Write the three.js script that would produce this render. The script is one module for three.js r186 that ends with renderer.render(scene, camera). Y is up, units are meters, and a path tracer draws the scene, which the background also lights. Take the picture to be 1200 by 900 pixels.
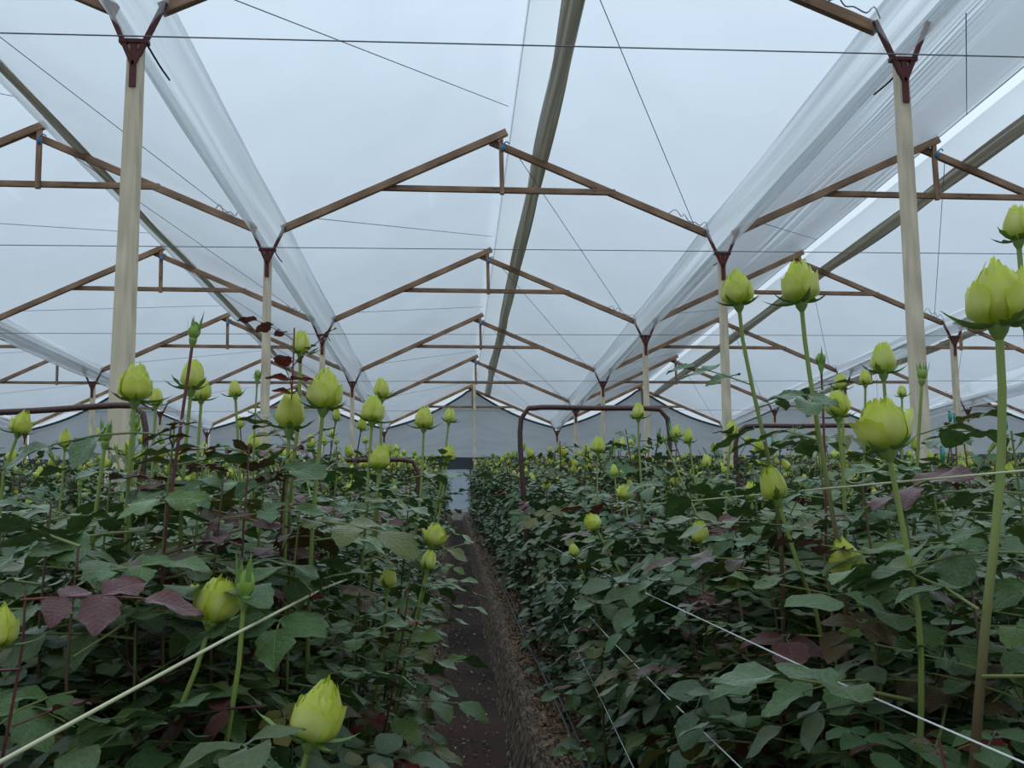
import * as THREE from 'three';
import { mergeGeometries } from 'three/addons/utils/BufferGeometryUtils.js';
import { ImprovedNoise } from 'three/addons/math/ImprovedNoise.js';

// ---------------------------------------------------------------- camera, sky, exposure
const scene = new THREE.Scene();
const EYE = 1.27, FOCAL = 1051;
const camera = new THREE.PerspectiveCamera(2 * Math.atan(450 / FOCAL) * 180 / Math.PI, 4 / 3, 0.05, 200);
camera.position.set(0, EYE, 0);
camera.rotation.order = 'YXZ';
camera.rotation.set(0.1064, -0.0648, -0.0078);
camera.updateMatrixWorld(true);
scene.add(camera);

const renderer = new THREE.WebGLRenderer({ antialias: true });
renderer.toneMapping = THREE.LinearToneMapping;
renderer.toneMappingExposure = 1.13;
renderer.shadowMap.enabled = true;

// an overcast sky, brighter overhead than low down as such skies are
{
  const w = 64, h = 32, d = new Float32Array(w * h * 4);
  for (let y = 0; y < h; y++) for (let x = 0; x < w; x++) {
    const el = Math.sin(((y + 0.5) / h - 0.5) * Math.PI), k = 0.53 * (1 + 2 * Math.max(0, el)), i = (y * w + x) * 4;
    d[i] = 0.77 * k; d[i + 1] = 0.915 * k; d[i + 2] = 1.06 * k; d[i + 3] = 1;
  }
  const sky = new THREE.DataTexture(d, w, h, THREE.RGBAFormat, THREE.FloatType);
  sky.mapping = THREE.EquirectangularReflectionMapping; sky.magFilter = THREE.LinearFilter; sky.needsUpdate = true;
  scene.background = sky; scene.environment = sky;
}

// ---------------------------------------------------------------- helpers
function seeded(a) { return () => { a |= 0; a = a + 0x6D2B79F5 | 0; let t = Math.imul(a ^ a >>> 15, 1 | a); t = t + Math.imul(t ^ t >>> 7, 61 | t) ^ t; return ((t ^ t >>> 14) >>> 0) / 4294967296; }; }
const V = (x, y, z) => new THREE.Vector3(x, y, z);
const noise = new ImprovedNoise();
const N = (x, y, z = 0) => noise.noise(x, y, z);
const lerp = (a, b, t) => a + (b - a) * t, clamp = (x, a = 0, b = 1) => Math.min(b, Math.max(a, x));
const smooth = (a, b, x) => { const t = clamp((x - a) / (b - a)); return t * t * (3 - 2 * t); };
// a pixel of the 1200 x 900 photograph and a depth along the house (metres) -> a point
function at(px, py, depth) {
  const d = V((px - 600) / FOCAL, -(py - 450) / FOCAL, -1).applyQuaternion(camera.quaternion);
  return d.multiplyScalar(-depth / d.z).add(camera.position);
}
const used = {};
function numbered(n) { if (n in used) { used[n]++; return n + '_' + String(used[n]).padStart(3, '0'); } used[n] = 0; return n; }
function shade(o) { o.castShadow = o.receiveShadow = true; return o; }
function part(name, geo, mat, parent) { const m = shade(new THREE.Mesh(geo, mat)); m.name = name; parent.add(m); return m; }
function thing(name, label, category, group, kind) {
  const g = new THREE.Group(); g.name = numbered(name); scene.add(g);
  g.userData = { label, category }; if (group) g.userData.group = group; if (kind) g.userData.kind = kind;
  return g;
}
function solo(name, geo, mat, label, category, group, kind) {
  const m = shade(new THREE.Mesh(geo, mat)); m.name = numbered(name); scene.add(m);
  m.userData = { label, category }; if (group) m.userData.group = group; if (kind) m.userData.kind = kind;
  return m;
}
function gridGeo(nu, nv, f) { // f(u, v) -> [x, y, z, s, t]
  const p = [], uv = [], ix = [];
  for (let j = 0; j <= nv; j++) for (let i = 0; i <= nu; i++) { const q = f(i / nu, j / nv); p.push(q[0], q[1], q[2]); uv.push(q[3] ?? i / nu, q[4] ?? j / nv); }
  for (let j = 0; j < nv; j++) for (let i = 0; i < nu; i++) { const a = j * (nu + 1) + i, b = a + 1, c = a + nu + 1, d = c + 1; ix.push(a, b, d, a, d, c); }
  const g = new THREE.BufferGeometry();
  g.setAttribute('position', new THREE.Float32BufferAttribute(p, 3)); g.setAttribute('uv', new THREE.Float32BufferAttribute(uv, 2)); g.setIndex(ix); g.computeVertexNormals();
  return g;
}
function tube(pts, r, sides = 6, per = 3, r2 = r) {
  const c = pts.length === 2 ? new THREE.LineCurve3(pts[0], pts[1]) : new THREE.CatmullRomCurve3(pts);
  const seg = pts.length === 2 ? 1 : Math.max(2, (pts.length - 1) * per), fr = c.computeFrenetFrames(seg), q = V(), p = [], uv = [], ix = [], len = c.getLength();
  for (let i = 0; i <= seg; i++) {
    c.getPointAt(i / seg, q); const rr = lerp(r, r2, i / seg);
    for (let k = 0; k <= sides; k++) {
      const a = k / sides * Math.PI * 2, n = fr.normals[i].clone().multiplyScalar(Math.cos(a) * rr).addScaledVector(fr.binormals[i], Math.sin(a) * rr);
      p.push(q.x + n.x, q.y + n.y, q.z + n.z); uv.push(k / sides * 0.1, i / seg * len);
    }
  }
  for (let i = 0; i < seg; i++) for (let k = 0; k < sides; k++) { const a = i * (sides + 1) + k, b = a + sides + 1; ix.push(a, a + 1, b + 1, a, b + 1, b); }
  for (const [i, flip] of [[0, 0], [seg, 1]]) { // closed ends
    const s = i * (sides + 1); for (let k = 1; k < sides - 1; k++) flip ? ix.push(s, s + k, s + k + 1) : ix.push(s, s + k + 1, s + k);
  }
  const g = new THREE.BufferGeometry();
  g.setAttribute('position', new THREE.Float32BufferAttribute(p, 3)); g.setAttribute('uv', new THREE.Float32BufferAttribute(uv, 2)); g.setIndex(ix); g.computeVertexNormals();
  return g;
}
// a sawn timber from a to b: w across, d deep, chamfered edges, uv in metres along the grain
function beam(a, b, w, d, up = V(0, 1, 0), w2 = w, d2 = d) {
  const len = a.distanceTo(b), t = b.clone().sub(a).normalize();
  let side = V().crossVectors(t, up); if (side.lengthSq() < 1e-6) side = V(1, 0, 0); side.normalize();
  const upv = V().crossVectors(side, t).normalize(), c = 0.1, ring = [[-1 + c, -1], [1 - c, -1], [1, -1 + c], [1, 1 - c], [1 - c, 1], [-1 + c, 1], [-1, 1 - c], [-1, -1 + c]];
  const p = [], uv = [], ix = [], off = Math.abs(a.x * 3.7 + a.z * 1.3) % 5;
  for (const e of [0, 1]) for (let k = 0; k <= 8; k++) {
    const [x, y] = ring[k % 8], q = (e ? b : a).clone().addScaledVector(side, x * (e ? w2 : w) / 2).addScaledVector(upv, y * (e ? d2 : d) / 2);
    p.push(q.x, q.y, q.z); uv.push(k / 8 * 2 * (w + d), off + e * len);
  }
  for (let k = 0; k < 8; k++) ix.push(k, k + 10, k + 1, k, k + 9, k + 10);
  for (let k = 1; k < 7; k++) ix.push(0, k, k + 1, 9, 9 + k + 1, 9 + k);
  let g = new THREE.BufferGeometry();
  g.setAttribute('position', new THREE.Float32BufferAttribute(p, 3)); g.setAttribute('uv', new THREE.Float32BufferAttribute(uv, 2)); g.setIndex(ix);
  g = g.toNonIndexed(); g.computeVertexNormals(); return g;
}
const ball = (c, r, sx = 1, sy = 1, sz = 1) => new THREE.SphereGeometry(r, 8, 6).scale(sx, sy, sz).translate(c.x, c.y, c.z);
const clean = (gs) => mergeGeometries(gs.map((g) => { const q = g.index ? g.toNonIndexed() : g; for (const k of Object.keys(q.attributes)) if (!['position', 'normal', 'uv'].includes(k)) q.deleteAttribute(k); return q; }));

// ---------------------------------------------------------------- textures and materials
function tex(w, h, f, srgb = true) {
  const d = new Uint8Array(w * h * 4);
  for (let y = 0; y < h; y++) for (let x = 0; x < w; x++) { const c = f(x / w, y / h, x, y), i = (y * w + x) * 4; d[i] = clamp(c[0]) * 255; d[i + 1] = clamp(c[1]) * 255; d[i + 2] = clamp(c[2]) * 255; d[i + 3] = 255; }
  const t = new THREE.DataTexture(d, w, h); t.wrapS = t.wrapT = THREE.RepeatWrapping; t.magFilter = THREE.LinearFilter; t.minFilter = THREE.LinearMipmapLinearFilter; t.generateMipmaps = true;
  if (srgb) t.colorSpace = THREE.SRGBColorSpace; t.needsUpdate = true; return t;
}
const grey = (v) => [v, v, v];
// noise that repeats: blend of four shifted samples
function tiled(u, v, fu, fv, z) { const f = (a, b) => N(a * fu, b * fv, z); return (f(u, v) * (1 - u) * (1 - v) + f(u - 1, v) * u * (1 - v) + f(u, v - 1) * (1 - u) * v + f(u - 1, v - 1) * u * v); }
const rt = seeded(5), rowJit = Array.from({ length: 512 }, () => rt());
const woodTex = tex(128, 512, (u, v) => { const g = tiled(u, v, 34, 3, 1) * 0.9 + tiled(u, v, 90, 8, 2) * 0.5 + tiled(u, v, 4, 5, 3) * 0.8; const k = 0.9 + 0.24 * g; const dark = Math.max(0, tiled(u, v, 26, 12, 7) - 0.32) * 1.4; return [k - dark, k * 0.985 - dark, k * 0.96 - dark]; });
woodTex.repeat.set(2.2, 0.8);
const postTex = tex(128, 512, (u, v) => { const k = 0.92 + 0.16 * tiled(u, v, 26, 3, 71) + 0.16 * tiled(u, v, 5, 6, 72), spot = tiled(u, v, 18, 22, 73) > 0.5 ? 0.25 : 0; return [k - spot, k * 0.99 - spot, k * 0.97 - spot]; });
postTex.repeat.set(1.6, 0.7);
const rustTex = tex(128, 128, (u, v) => { const k = 0.85 + 0.35 * tiled(u, v, 18, 18, 4) + 0.25 * tiled(u, v, 50, 50, 5); return [k, k * 0.95, k * 0.93]; });
rustTex.repeat.set(4, 4);
const filmTex = tex(512, 512, (u, v) => { const k = 0.975 + 0.035 * tiled(u, v, 3, 3, 9) + 0.02 * tiled(u, v, 11, 9, 10); const sp = tiled(u, v, 60, 60, 12) > 0.62 && tiled(u, v, 5, 5, 13) > 0.18 ? 0.82 : 1; const sc = Math.max(0, tiled(u, v, 30, 3, 14) - 0.52) * 0.5; return grey(k * sp + sc); });
filmTex.repeat.set(0.18, 0.18);
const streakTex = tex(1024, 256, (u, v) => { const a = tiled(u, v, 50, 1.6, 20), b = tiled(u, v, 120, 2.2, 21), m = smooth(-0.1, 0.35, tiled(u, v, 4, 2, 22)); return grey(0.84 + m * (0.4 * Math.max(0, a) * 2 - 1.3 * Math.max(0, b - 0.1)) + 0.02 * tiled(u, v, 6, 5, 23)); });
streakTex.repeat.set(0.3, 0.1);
const foldTex = tex(256, 512, (u, v) => { const k = 0.8 + 0.35 * tiled(u, v, 14, 2, 30) + 0.2 * tiled(u, v, 40, 3, 31); return [k, k * 0.99, k * 0.965]; });
foldTex.repeat.set(1.6, 0.16);
const gutterTex = tex(256, 256, (u, v) => grey(0.9 + 0.14 * tiled(u, v, 12, 1.5, 33) + 0.1 * tiled(u, v, 34, 3, 34)));
gutterTex.repeat.set(1.6, 0.16);
const soilTex = tex(512, 512, (u, v) => { const a = tiled(u, v, 9, 9, 40), b = tiled(u, v, 34, 34, 41), c = tiled(u, v, 90, 90, 42); const k = 0.72 + 0.3 * a + 0.42 * b + 0.4 * c; return [k, k * 0.93, k * 0.88]; });
soilTex.repeat.set(1.4, 1.4);
const soilBump = tex(512, 512, (u, v) => grey(0.5 + 0.3 * tiled(u, v, 24, 24, 44) + 0.35 * tiled(u, v, 70, 70, 45)), false);
soilBump.repeat.set(1.4, 1.4);
const strawTex = tex(512, 512, (u, v) => { const s = u + 0.35 * v, a = tiled(u, v, 60, 9, 50), b = tiled((s % 1 + 1) % 1, v, 120, 14, 51), c = tiled(u, v, 8, 8, 52); const k = 0.6 + 0.5 * a + 0.5 * b + 0.4 * c; return [k, k * 0.96, k * 0.9]; });
strawTex.repeat.set(1.6, 1.6);
const strawBump = tex(512, 512, (u, v) => grey(0.5 + 0.5 * tiled(u, v, 60, 9, 50) + 0.3 * tiled(u, v, 30, 30, 53)), false);
strawBump.repeat.set(1.6, 1.6);
const clothTex = tex(256, 256, (u, v, x, y) => { const k = 0.92 + 0.05 * Math.sin(y * Math.PI / 4) + 0.1 * tiled(u, v, 2, 9, 60) + 0.06 * rowJit[y] + 0.03 * ((x + y) % 2); return grey(k); });
clothTex.repeat.set(0.5, 0.7);
const leafTex = tex(256, 128, (u, v) => {
  const w = Math.abs(v - 0.5) * 2, rib = Math.exp(-((w / 0.035) ** 2)), s = (u * 9 - w * 1.7), f = Math.abs(s - Math.round(s)), vein = Math.exp(-((f / 0.07) ** 2)) * smooth(1, 0.3, w);
  const k = 0.86 + 0.12 * rib + 0.1 * vein + 0.16 * N(u * 9, v * 9, 3) + 0.12 * N(u * 30, v * 24, 5); return [k + 0.03 * rib, k, k - 0.02];
});
const leafBump = tex(256, 128, (u, v) => { const w = Math.abs(v - 0.5) * 2, s = (u * 9 - w * 1.7), f = Math.abs(s - Math.round(s)); return grey(0.6 - 0.45 * Math.exp(-((w / 0.05) ** 2)) - 0.25 * Math.exp(-((f / 0.12) ** 2)) + 0.2 * N(u * 14, v * 10, 8)); }, false);

const rgb = (r, g, b) => new THREE.Color().setRGB(r, g, b);
const std = (c, o = {}) => new THREE.MeshStandardMaterial({ color: c, roughness: 0.8, ...o });
const phys = (c, o = {}) => new THREE.MeshPhysicalMaterial({ color: c, side: THREE.DoubleSide, ...o });
const M = {
  post: std(rgb(0.9, 0.77, 0.58), { map: postTex, roughness: 0.85 }),
  timber: std(rgb(0.42, 0.255, 0.165), { map: woodTex, roughness: 0.85 }),
  paleTimber: std(rgb(0.50, 0.30, 0.15), { map: woodTex, roughness: 0.85 }),
  redSteel: std(rgb(0.17, 0.032, 0.028), { map: rustTex, roughness: 0.6 }),
  hoop: std(rgb(0.14, 0.075, 0.062), { map: rustTex, roughness: 0.5, metalness: 0.3 }),
  wire: std(rgb(0.22, 0.24, 0.26), { roughness: 0.4, metalness: 0.7 }),
  black: std(rgb(0.02, 0.02, 0.022), { roughness: 0.5 }),
  blue: std(rgb(0.05, 0.2, 0.42), { roughness: 0.7 }),
  teal: std(rgb(0.02, 0.3, 0.2), { roughness: 0.5 }),
  film: phys(rgb(0.82, 0.85, 0.87), { map: filmTex, roughness: 0.36, transmission: 0.93, thickness: 0, ior: 1.35 }),
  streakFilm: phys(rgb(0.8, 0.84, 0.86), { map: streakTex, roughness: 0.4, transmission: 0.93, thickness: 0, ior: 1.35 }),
  flap: phys(rgb(0.8, 0.82, 0.82), { map: filmTex, roughness: 0.65, transmission: 0.9, thickness: 0, ior: 1.4 }),
  gutter: phys(rgb(0.86, 0.89, 0.9), { map: gutterTex, roughness: 0.45, transmission: 0.9, thickness: 0, ior: 1.45 }),
  roll: phys(rgb(0.86, 0.82, 0.74), { map: foldTex, roughness: 0.6, transmission: 0.7, thickness: 0, ior: 1.45 }),
  cloth: phys(rgb(0.47, 0.5, 0.51), { map: clothTex, roughness: 0.85, transmission: 0.5, thickness: 0 }),
  band: phys(rgb(0.055, 0.065, 0.08), { map: clothTex, roughness: 0.7 }),
  lowFilm: phys(rgb(0.42, 0.48, 0.52), { map: clothTex, roughness: 0.6, transmission: 0.55, thickness: 0 }),
  kick: std(rgb(0.62, 0.58, 0.52), { map: woodTex }),
  kickCap: std(rgb(0.8, 0.82, 0.82), { roughness: 0.6 }),
  soil: std(rgb(0.1, 0.069, 0.054), { map: soilTex, bumpMap: soilBump, bumpScale: 0.02, roughness: 0.95 }),
  bank: std(rgb(0.52, 0.4, 0.31), { map: strawTex, bumpMap: strawBump, bumpScale: 0.025, roughness: 0.95 }),
  twine: std(rgb(0.62, 0.58, 0.36), { roughness: 0.8 }),
  string: std(rgb(0.72, 0.7, 0.66), { roughness: 0.7 }),
  rope: std(rgb(0.2, 0.24, 0.3), { roughness: 0.8 }),
  drip: std(rgb(0.09, 0.09, 0.095), { roughness: 0.6 }),
  stem: std(rgb(0.16, 0.19, 0.05), { roughness: 0.55 }),
  stemRed: std(rgb(0.125, 0.07, 0.035), { roughness: 0.55 }),
  stemDark: std(rgb(0.12, 0.085, 0.05), { roughness: 0.6 }),
  stemMaroon: std(rgb(0.17, 0.045, 0.04), { roughness: 0.5 }),
  flowerStem: std(rgb(0.27, 0.34, 0.07), { roughness: 0.5 }),
  stalk: std(rgb(1, 1, 1), { vertexColors: true, roughness: 0.52 }),
  petal: phys(rgb(1, 1, 1), { vertexColors: true, roughness: 0.6, transmission: 0.45, thickness: 0 }),
  sepal: phys(rgb(0.2, 0.32, 0.075), { roughness: 0.6, transmission: 0.2, thickness: 0 }),
  calyx: std(rgb(0.22, 0.32, 0.07), { roughness: 0.55 }),
  litter: phys(rgb(1, 1, 1), { roughness: 0.9 }),
};
const leafMat = (r, g, b, t = 0.4) => phys(rgb(r, g, b), { map: leafTex, bumpMap: leafBump, bumpScale: 0.0012, roughness: 0.45, specularIntensity: 0.9, transmission: t, thickness: 0, ior: 1.4 });
const LEAF = [leafMat(0.135, 0.25, 0.062), leafMat(0.12, 0.225, 0.062), leafMat(0.17, 0.28, 0.05), leafMat(0.145, 0.235, 0.085), leafMat(0.19, 0.21, 0.038)];
const MAROON = [leafMat(0.27, 0.035, 0.035), leafMat(0.2, 0.065, 0.062), leafMat(0.15, 0.09, 0.032)];
const FAR_LEAF = phys(rgb(1, 1, 1), { map: leafTex, roughness: 0.45, specularIntensity: 0.9, transmission: 0.38, thickness: 0, ior: 1.4 });

// ---------------------------------------------------------------- the house: valleys, posts, trusses, film
const BAY = 5.6, XL = -2.252, Z1 = 6.244, STEP = 4.58, RISE = 1.587, ROFF = 0.11;
const END = Z1 + STEP * 5, BACK = -5, JMIN = -3, JMAX = 4;
const gx = (j) => XL + BAY * j, gy = (Z) => EYE + 3.509 - 0.0669 * Z, rz = (i) => Z1 + STEP * i;
const ridgeX = (b) => gx(b) + BAY / 2 + ROFF;
const P = (x, y, Z) => V(x, y, -Z);

solo('floor', new THREE.BoxGeometry(60, 0.1, 50).translate(3, -0.06, -15), M.soil, 'dark brown bare soil floor of the greenhouse', 'floor', null, 'structure');

const NTH = ['', 'first', 'second', 'third', 'fourth', 'fifth', 'sixth'];
const bayName = (b) => b === 0 ? 'over the central path' : b === 1 ? 'over the streaky-film bay' : b > 1 ? 'over the ' + NTH[b] + ' bay beyond the slender post' : 'over the ' + NTH[-b] + ' bay beyond the thick post';
const rowName = (j) => j === 0 ? 'in line with the thick post' : j === 1 ? 'in line with the slender post' : j > 1 ? 'in the ' + NTH[j - 1] + ' row beyond the slender post' : 'in the ' + NTH[-j] + ' row beyond the thick post';
// posts with their red steel Y brackets
function post(j, i) {
  const Z = rz(i), x = gx(j), y = gy(Z);
  const special = i === 0 && j === 0 ? 'thick tapering whitewashed timber post carrying a red steel bracket, beside tall shoots' : i === 0 && j === 1 ? 'slender pale timber post with red steel bracket, standing behind the tallest roses' : (i === 5 ? 'pale gable-end timber post ' : 'pale forked timber post ' + NTH[5 - i] + ' from the gable, ') + rowName(j);
  const t = thing('greenhouse_post', special, 'post', 'timber posts under the roof gutters');
  const w0 = i === 0 && j === 0 ? 0.15 : 0.105, w1 = i === 0 && j === 0 ? 0.095 : 0.085;
  part('shaft', beam(P(x + (i === 0 && j === 0 ? -0.02 : 0), -0.05, Z), P(x, y, Z), w0, w0, V(0, 0, 1), w1, w1), M.post, t);
  const br = part('steel_bracket', clean([
    beam(P(x, y - 0.33, Z - 0.055), P(x, y + 0.0, Z - 0.055), 0.045, 0.014, V(0, 0, 1)),
    beam(P(x - 0.1, y + 0.005, Z - 0.04), P(x + 0.1, y + 0.005, Z - 0.04), 0.06, 0.03),
    beam(P(x, y - 0.17, Z - 0.05), P(x - 0.205, y + 0.3, Z - 0.05), 0.034, 0.034, V(0, 0, 1)),
    beam(P(x, y - 0.17, Z - 0.05), P(x + 0.205, y + 0.3, Z - 0.05), 0.034, 0.034, V(0, 0, 1))]), M.redSteel, t);
  if (i < 5) part('rod', tube([P(x + 0.06, y + 0.03, Z), P(x + 0.065, y - 0.005, Z + 0.3), P(x + 0.06, y + 0.0, Z + 0.55)], 0.008, 5), M.black, br);
}
// roof trusses
function truss(b, i) {
  const Z = rz(i), x0 = gx(b) + 0.19, x1 = gx(b + 1) - 0.19, y0 = gy(Z) + 0.27, rx = ridgeX(b), ry = gy(Z) + RISE, last = i === 5;
  const t = thing('roof_truss', last ? 'orange-toned timber gable truss ' + bayName(b) : 'weathered brown timber truss ' + bayName(b) + ', ' + NTH[5 - i] + ' from the gable', 'truss', 'timber roof trusses');
  const m = last ? M.paleTimber : M.timber;
  const top = P(rx, ry - 0.04, Z), foot = P(x0 - 0.03, y0, Z);
  part('rafter', beam(foot, top, 0.06, 0.09), m, t);
  // the other rafter starts lower, beside the first
  const sl = (ry - 0.23 - y0) / (x1 - rx), a = P(rx - 0.2, ry - 0.23 + 0.2 * sl, Z + 0.065), e = P(x1 + 0.03, y0, Z + 0.02);
  part('rafter', beam(a, e, 0.06, 0.085), M.timber, t);
  const ty = ry - 0.76, s0 = (ry - 0.04 - y0) / (rx - x0), tx0 = x0 + (ty - y0) / s0 + 0.05, tx1 = x1 - (ty - y0 - 0.02) / sl - 0.02;
  part('tie', beam(P(tx0 - 0.08, ty, Z + 0.055), P(tx1 + 0.12, ty - 0.03, Z + 0.03), 0.05, 0.07), M.timber, t);
  part('king_post', beam(P(rx - 0.06, ty - 0.08, Z + 0.005), P(rx - 0.07, ry - 0.09, Z + 0.005), 0.055, 0.05, V(0, 0, 1)), M.timber, t);
  if (!last) {
    part('twine_knot', clean([ball(P(rx - 0.05, ry - 0.26, Z - 0.04), 0.028, 1, 1.6, 1), tube([P(rx - 0.05, ry - 0.22, Z - 0.045), P(rx + 0.0, ry - 0.18, Z - 0.05), P(rx + 0.03, ry - 0.2, Z - 0.03)], 0.008, 5)]), M.blue, t);
    const kx = x1 - 0.45, ky = y0 + 0.45 * sl + 0.05, r = seeded(b * 31 + i * 7 + 300);
    part('rope_loop', tube(Array.from({ length: 9 }, (_, k) => P(kx + 0.06 * k + 0.05 * (r() - 0.5), ky - 0.025 * k + 0.09 * (k % 2) * r(), Z - 0.06 + 0.04 * r())), 0.006, 5), M.rope, t);
  }
}
for (let i = 0; i <= 5; i++) for (let b = JMIN; b < JMAX; b++) {
  const px = Math.abs(ridgeX(b)) / rz(i); if (px < 0.95) truss(b, i);
}
for (let i = 0; i <= 5; i++) for (let j = JMIN; j <= JMAX; j++) if (Math.abs(gx(j)) / rz(i) < 0.85) post(j, i);
// the posts under the ridge of the gable
for (const b of [-2, -1, 0, 1, 2]) {
  const t = solo('gable_post', beam(P(ridgeX(b) + 0.02, -0.05, END - 0.12), P(ridgeX(b), gy(END) + RISE - 0.05, END - 0.12), 0.11, 0.1, V(0, 0, 1), 0.085, 0.085), M.post, 'pale timber post under the gable ridge ' + bayName(b), 'post', 'gable posts');
}

// roof film: two slopes, a vent flap and a rolled curtain for each bay; a plastic gutter in each valley
const sag = (Z) => { const f = ((Z - Z1) / STEP % 1 + 1) % 1; return 0.035 * Math.sin(f * Math.PI) ** 2; };
const roofZ = (v) => lerp(BACK, END + 0.5, v);
for (let b = JMIN; b < JMAX; b++) {
  const where = bayName(b), rx = ridgeX(b), x0 = gx(b) + 0.2, x1 = gx(b + 1) - 0.2, rollX = rx + 0.39;
  const sl = (RISE - 0.23 - 0.27) / (x1 - rx);
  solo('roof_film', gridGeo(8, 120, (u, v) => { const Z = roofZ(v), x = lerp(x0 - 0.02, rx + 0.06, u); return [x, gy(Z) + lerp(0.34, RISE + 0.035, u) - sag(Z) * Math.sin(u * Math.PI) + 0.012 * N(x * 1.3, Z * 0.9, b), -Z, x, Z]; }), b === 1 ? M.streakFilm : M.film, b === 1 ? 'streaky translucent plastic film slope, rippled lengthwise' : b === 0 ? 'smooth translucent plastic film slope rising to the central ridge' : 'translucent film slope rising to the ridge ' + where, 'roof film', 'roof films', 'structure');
  solo('roof_film', gridGeo(8, 120, (u, v) => { const Z = roofZ(v), x = lerp(rollX + 0.02, x1 + 0.02, u); return [x, gy(Z) + RISE - 0.17 - (x - rx) * sl + 0.03 - sag(Z) * Math.sin(u * Math.PI) + 0.012 * N(x * 1.3, Z * 0.9, b + 40), -Z, x, Z]; }), M.film, b === 0 ? 'translucent film slope falling from the rolled curtain over the path' : 'translucent film slope falling from the rolled curtain ' + where, 'roof film', 'roof films', 'structure');
  solo('vent_flap', gridGeo(3, 90, (u, v) => { const Z = roofZ(v), x = lerp(rx + 0.03, rollX, u); return [x, gy(Z) + RISE - 0.13 - u * 0.39 * sl - 0.02 * Math.sin(u * Math.PI) + 0.012 * N(x * 4, Z * 1.5, b), -Z, x, Z]; }), M.flap, 'pale film flap closing the ridge vent ' + where, 'vent flap', 'ridge vent flaps', 'structure');
  solo('rolled_curtain', gridGeo(14, 150, (u, v) => {
    const Z = roofZ(v), a = u * Math.PI * 2, fold = 1 + 0.22 * Math.sin(a * 3 + Z * 0.7) + 0.12 * Math.sin(a * 5 - Z * 1.1);
    const w = (0.085 + 0.02 * N(Z * 0.35, b, 2)) * fold, h = (0.042 + 0.012 * N(Z * 0.5, b, 5)) * fold;
    return [rollX + 0.03 + 0.02 * N(Z * 0.4, b, 7) + Math.cos(a) * w, gy(Z) + RISE - 0.17 - 0.39 * sl - 0.0 + Math.sin(a) * h - Math.cos(a) * w * sl - sag(Z) * 0.5, -Z, u * 0.4, Z];
  }), M.roll, 'dark grey plastic vent curtain rolled lengthwise ' + where, 'vent curtain', 'rolled vent curtains');
  solo('ridge_wire', tube([P(rx + 0.07, gy(BACK) + RISE + 0.04, BACK), P(rx + 0.07, gy(END) + RISE + 0.04, END)], 0.006, 5), M.wire, 'taut ridge wire along the film edge ' + where, 'wire', 'ridge wires');
}
for (let j = JMIN; j <= JMAX; j++) solo('rain_gutter', gridGeo(12, 120, (u, v) => {
  const Z = lerp(BACK, END + 0.1, v), a = (u - 0.5) * 2, f = ((Z - Z1) / STEP % 1 + 1) % 1, x = gx(j) + a * 0.23 + 0.012 * N(u * 6, Z * 0.8, j);
  return [x, gy(Z) + 0.34 - 0.27 * (1 - a * a) ** 0.7 - 0.03 * Math.sin(f * Math.PI) + 0.02 * N(u * 9, Z * 0.5, j + 9), -Z, u * 0.5, Z];
}), M.gutter, 'streaky clear plastic gutter over the posts ' + rowName(j), 'gutter', 'plastic gutters');

// wires across the house at every row of posts, and ropes bracing the roof
for (let i = 0; i <= 4; i++) solo('cross_wire', tube([P(gx(JMIN), gy(rz(i)) + 0.02, rz(i) - 0.1), P(gx(JMAX), gy(rz(i)) + 0.02, rz(i) - 0.1)], 0.0055, 5), M.wire, 'thin steel wire stretched level across the bays at the ' + NTH[5 - i] + ' posts from the gable', 'wire', 'cross wires');
for (let i = 0; i <= 4; i++) for (let b = -2; b < 3; b++) {
  const Z = rz(i) + STEP * 0.5, rx = ridgeX(b), up = 0.012;
  if (Math.abs(rx) / Z > 0.9) continue;
  const rope = (name, pts, lab) => solo(name, tube(pts, 0.0045, 5), M.rope, lab, 'rope', 'roof ropes');
  rope('brace_rope', [P(rx + 0.1, gy(rz(i)) + RISE - 0.26, rz(i) + 0.05), P(gx(b + 1) - 0.35, gy(rz(i + 1)) + 0.36, rz(i + 1) - 0.05)], 'ridge-to-gutter rope ' + bayName(b) + ', ' + NTH[5 - i] + ' from the gable');
  rope('brace_rope', [P(gx(b) + 0.55, gy(rz(i)) + 0.42, rz(i) + 0.02), P(rx - 0.02, gy(rz(i) + 3.9) + RISE - 0.04, rz(i) + 3.9)], 'gutter-to-ridge rope ' + bayName(b) + ', ' + NTH[5 - i] + ' from the gable');
}

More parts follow.
